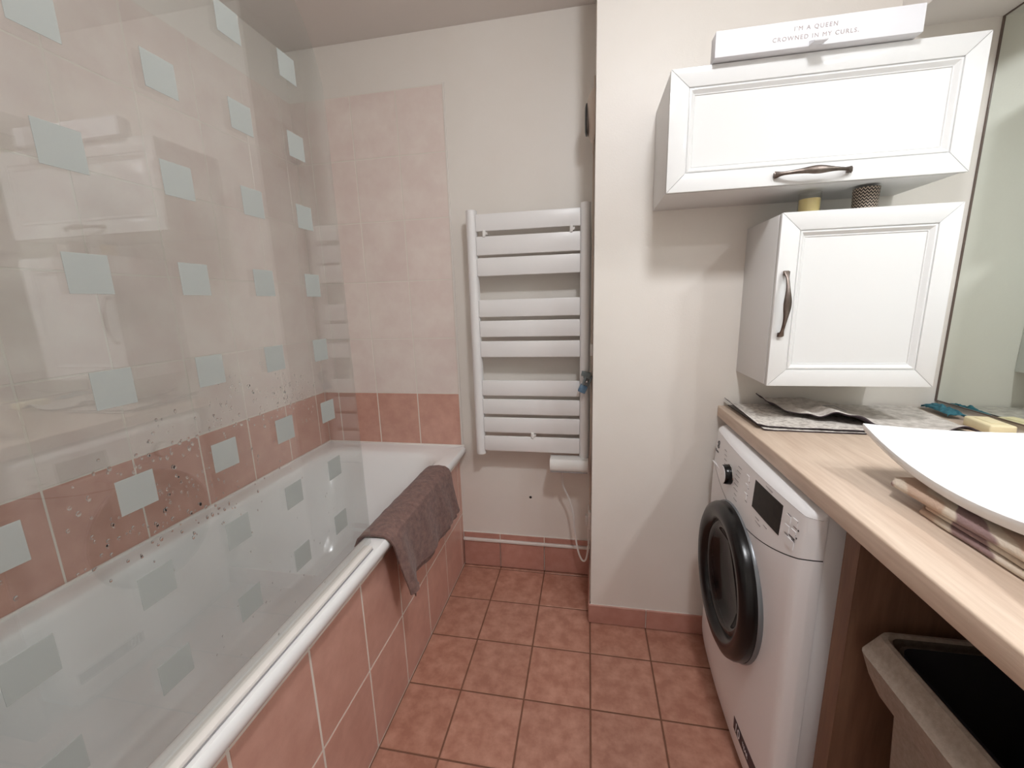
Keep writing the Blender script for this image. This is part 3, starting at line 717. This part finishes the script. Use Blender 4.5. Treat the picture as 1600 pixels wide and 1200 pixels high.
# striped towel under the basin's front edge
st2 = thing('folded_towel', 'folded beige towel with mauve wavy stripes beneath the basin edge', 'towel', (.56, .6, ZW))
def fold(y0, y1, x0, z0, z1, seed, name, skew):
    rings = []; N = 40
    for k in range(N+1):
        t = k/N; y = y0+(y1-y0)*t; r = (z1-z0)/2; zc = (z0+z1)/2
        xo = x0+skew*t+.003*nz(y, seed, 14)
        e = min(1, (1-t)/.05) if t > .95 else 1
        ring = []
        for a in range(9):
            an = math.pi/2+math.pi*a/8
            ring.append((xo+r*math.cos(an)*1.3*max(.3, e)+(.012*(1-e)), y, zc+r*math.sin(an)*max(.45, e)))
        ring = [(.583, y, zc+r*max(.45, e))]+ring+[(.583, y, zc-r*max(.45, e))]
        rings.append(ring)
    obj(name, loft(rings, True, True), STRIPE, st2)
fold(.38, .742, .541, ZW+.0006, ZW+.0105, 1, 'fold', 0.0)
fold(.38, .736, .546, ZW+.011, ZW+.020, 2, 'fold', -.002)
fold(.38, .802, .552, ZW+.0205, ZW+.036, 3, 'fold', -.016)

# ------------------------------------------------------------------ laundry bin under the worktop
lb = thing('laundry_bin', 'beige linen laundry bin with folded-over cuff under the worktop', 'laundry bin', (.68, .45, 0))
def bring(x0, x1, y0, y1, z, r=.02): return rrect(x0, x1, y0, y1, r, z, 4)
obj('body', loft([bring(.53, .86, .27, .615, .0008), bring(.525, .87, .262, .622, .02), bring(.497, .90, .235, .652, .45), bring(.486, .91, .228, .662, .695)], True, False), LINEN, lb)
obj('cuff', loft([bring(.473, .922, .212, .672, .605), bring(.463, .93, .205, .682, .63), bring(.452, .935, .20, .688, .668), bring(.472, .915, .212, .682, .702), bring(.478, .91, .218, .676, .7035), bring(.482, .906, .222, .672, .70)], False, False), LINEN, lb)
obj('liner', loft([bring(.4895, .905, .2325, .6575, .6965), bring(.503, .892, .243, .643, .45), bring(.535, .855, .28, .605, .05)], False, True), LINER, lb, label='dark inner liner')
hd = spline([(.468, .42, .60), (.460, .44, .57), (.458, .47, .55), (.462, .50, .57), (.470, .52, .60)], 5); obj('carry_handle', tube(hd, .004, 6), LINER, lb)

# ------------------------------------------------------------------ lamps
for yy, nm, lab in ((.255, 'mirror', 'recessed soffit spotlight above the near half of the mirror'), (.61, 'basin', 'recessed soffit spotlight above the basin')):
    s = thing('%s_spotlight_offscreen' % nm, lab, 'lamp', (.945, yy, ZS), 'spotlights set into the soffit')
    obj('bezel', lathe([(.037, ZS-.001), (.039, ZS-.006), (.046, ZS-.004), (.048, ZS-.0002)], 32, (.945, yy, 0), 'Z'), CHROME, s)
    obj('%s_spotlight_lens_offscreen' % nm, lathe([(.036, ZS-.0022), (.001, ZS-.0023)], 32, (.945, yy, 0), 'Z'), SPOT_M, s, smooth=False)
LX, LY = .24, .34
s = thing('ceiling_lamp_offscreen', 'round opal dome lamp on the middle of the ceiling', 'lamp', (LX, LY, ZC))
obj('housing', lathe([(.087, ZC-.020), (.096, ZC-.022), (.1, ZC-.016), (.1, ZC-.0003)], 40, (LX, LY, 0), 'Z'), WHITE_PLASTIC, s)
obj('lamp_diffuser_offscreen', lathe([(.0865, ZC-.020)]+[(.0865*math.cos(a), ZC-.022-.07*math.sin(a)) for a in [math.pi/2*k/9 for k in range(9)]]+[(.001, ZC-.092)], 40, (LX, LY, 0), 'Z'), CEIL_M, s)
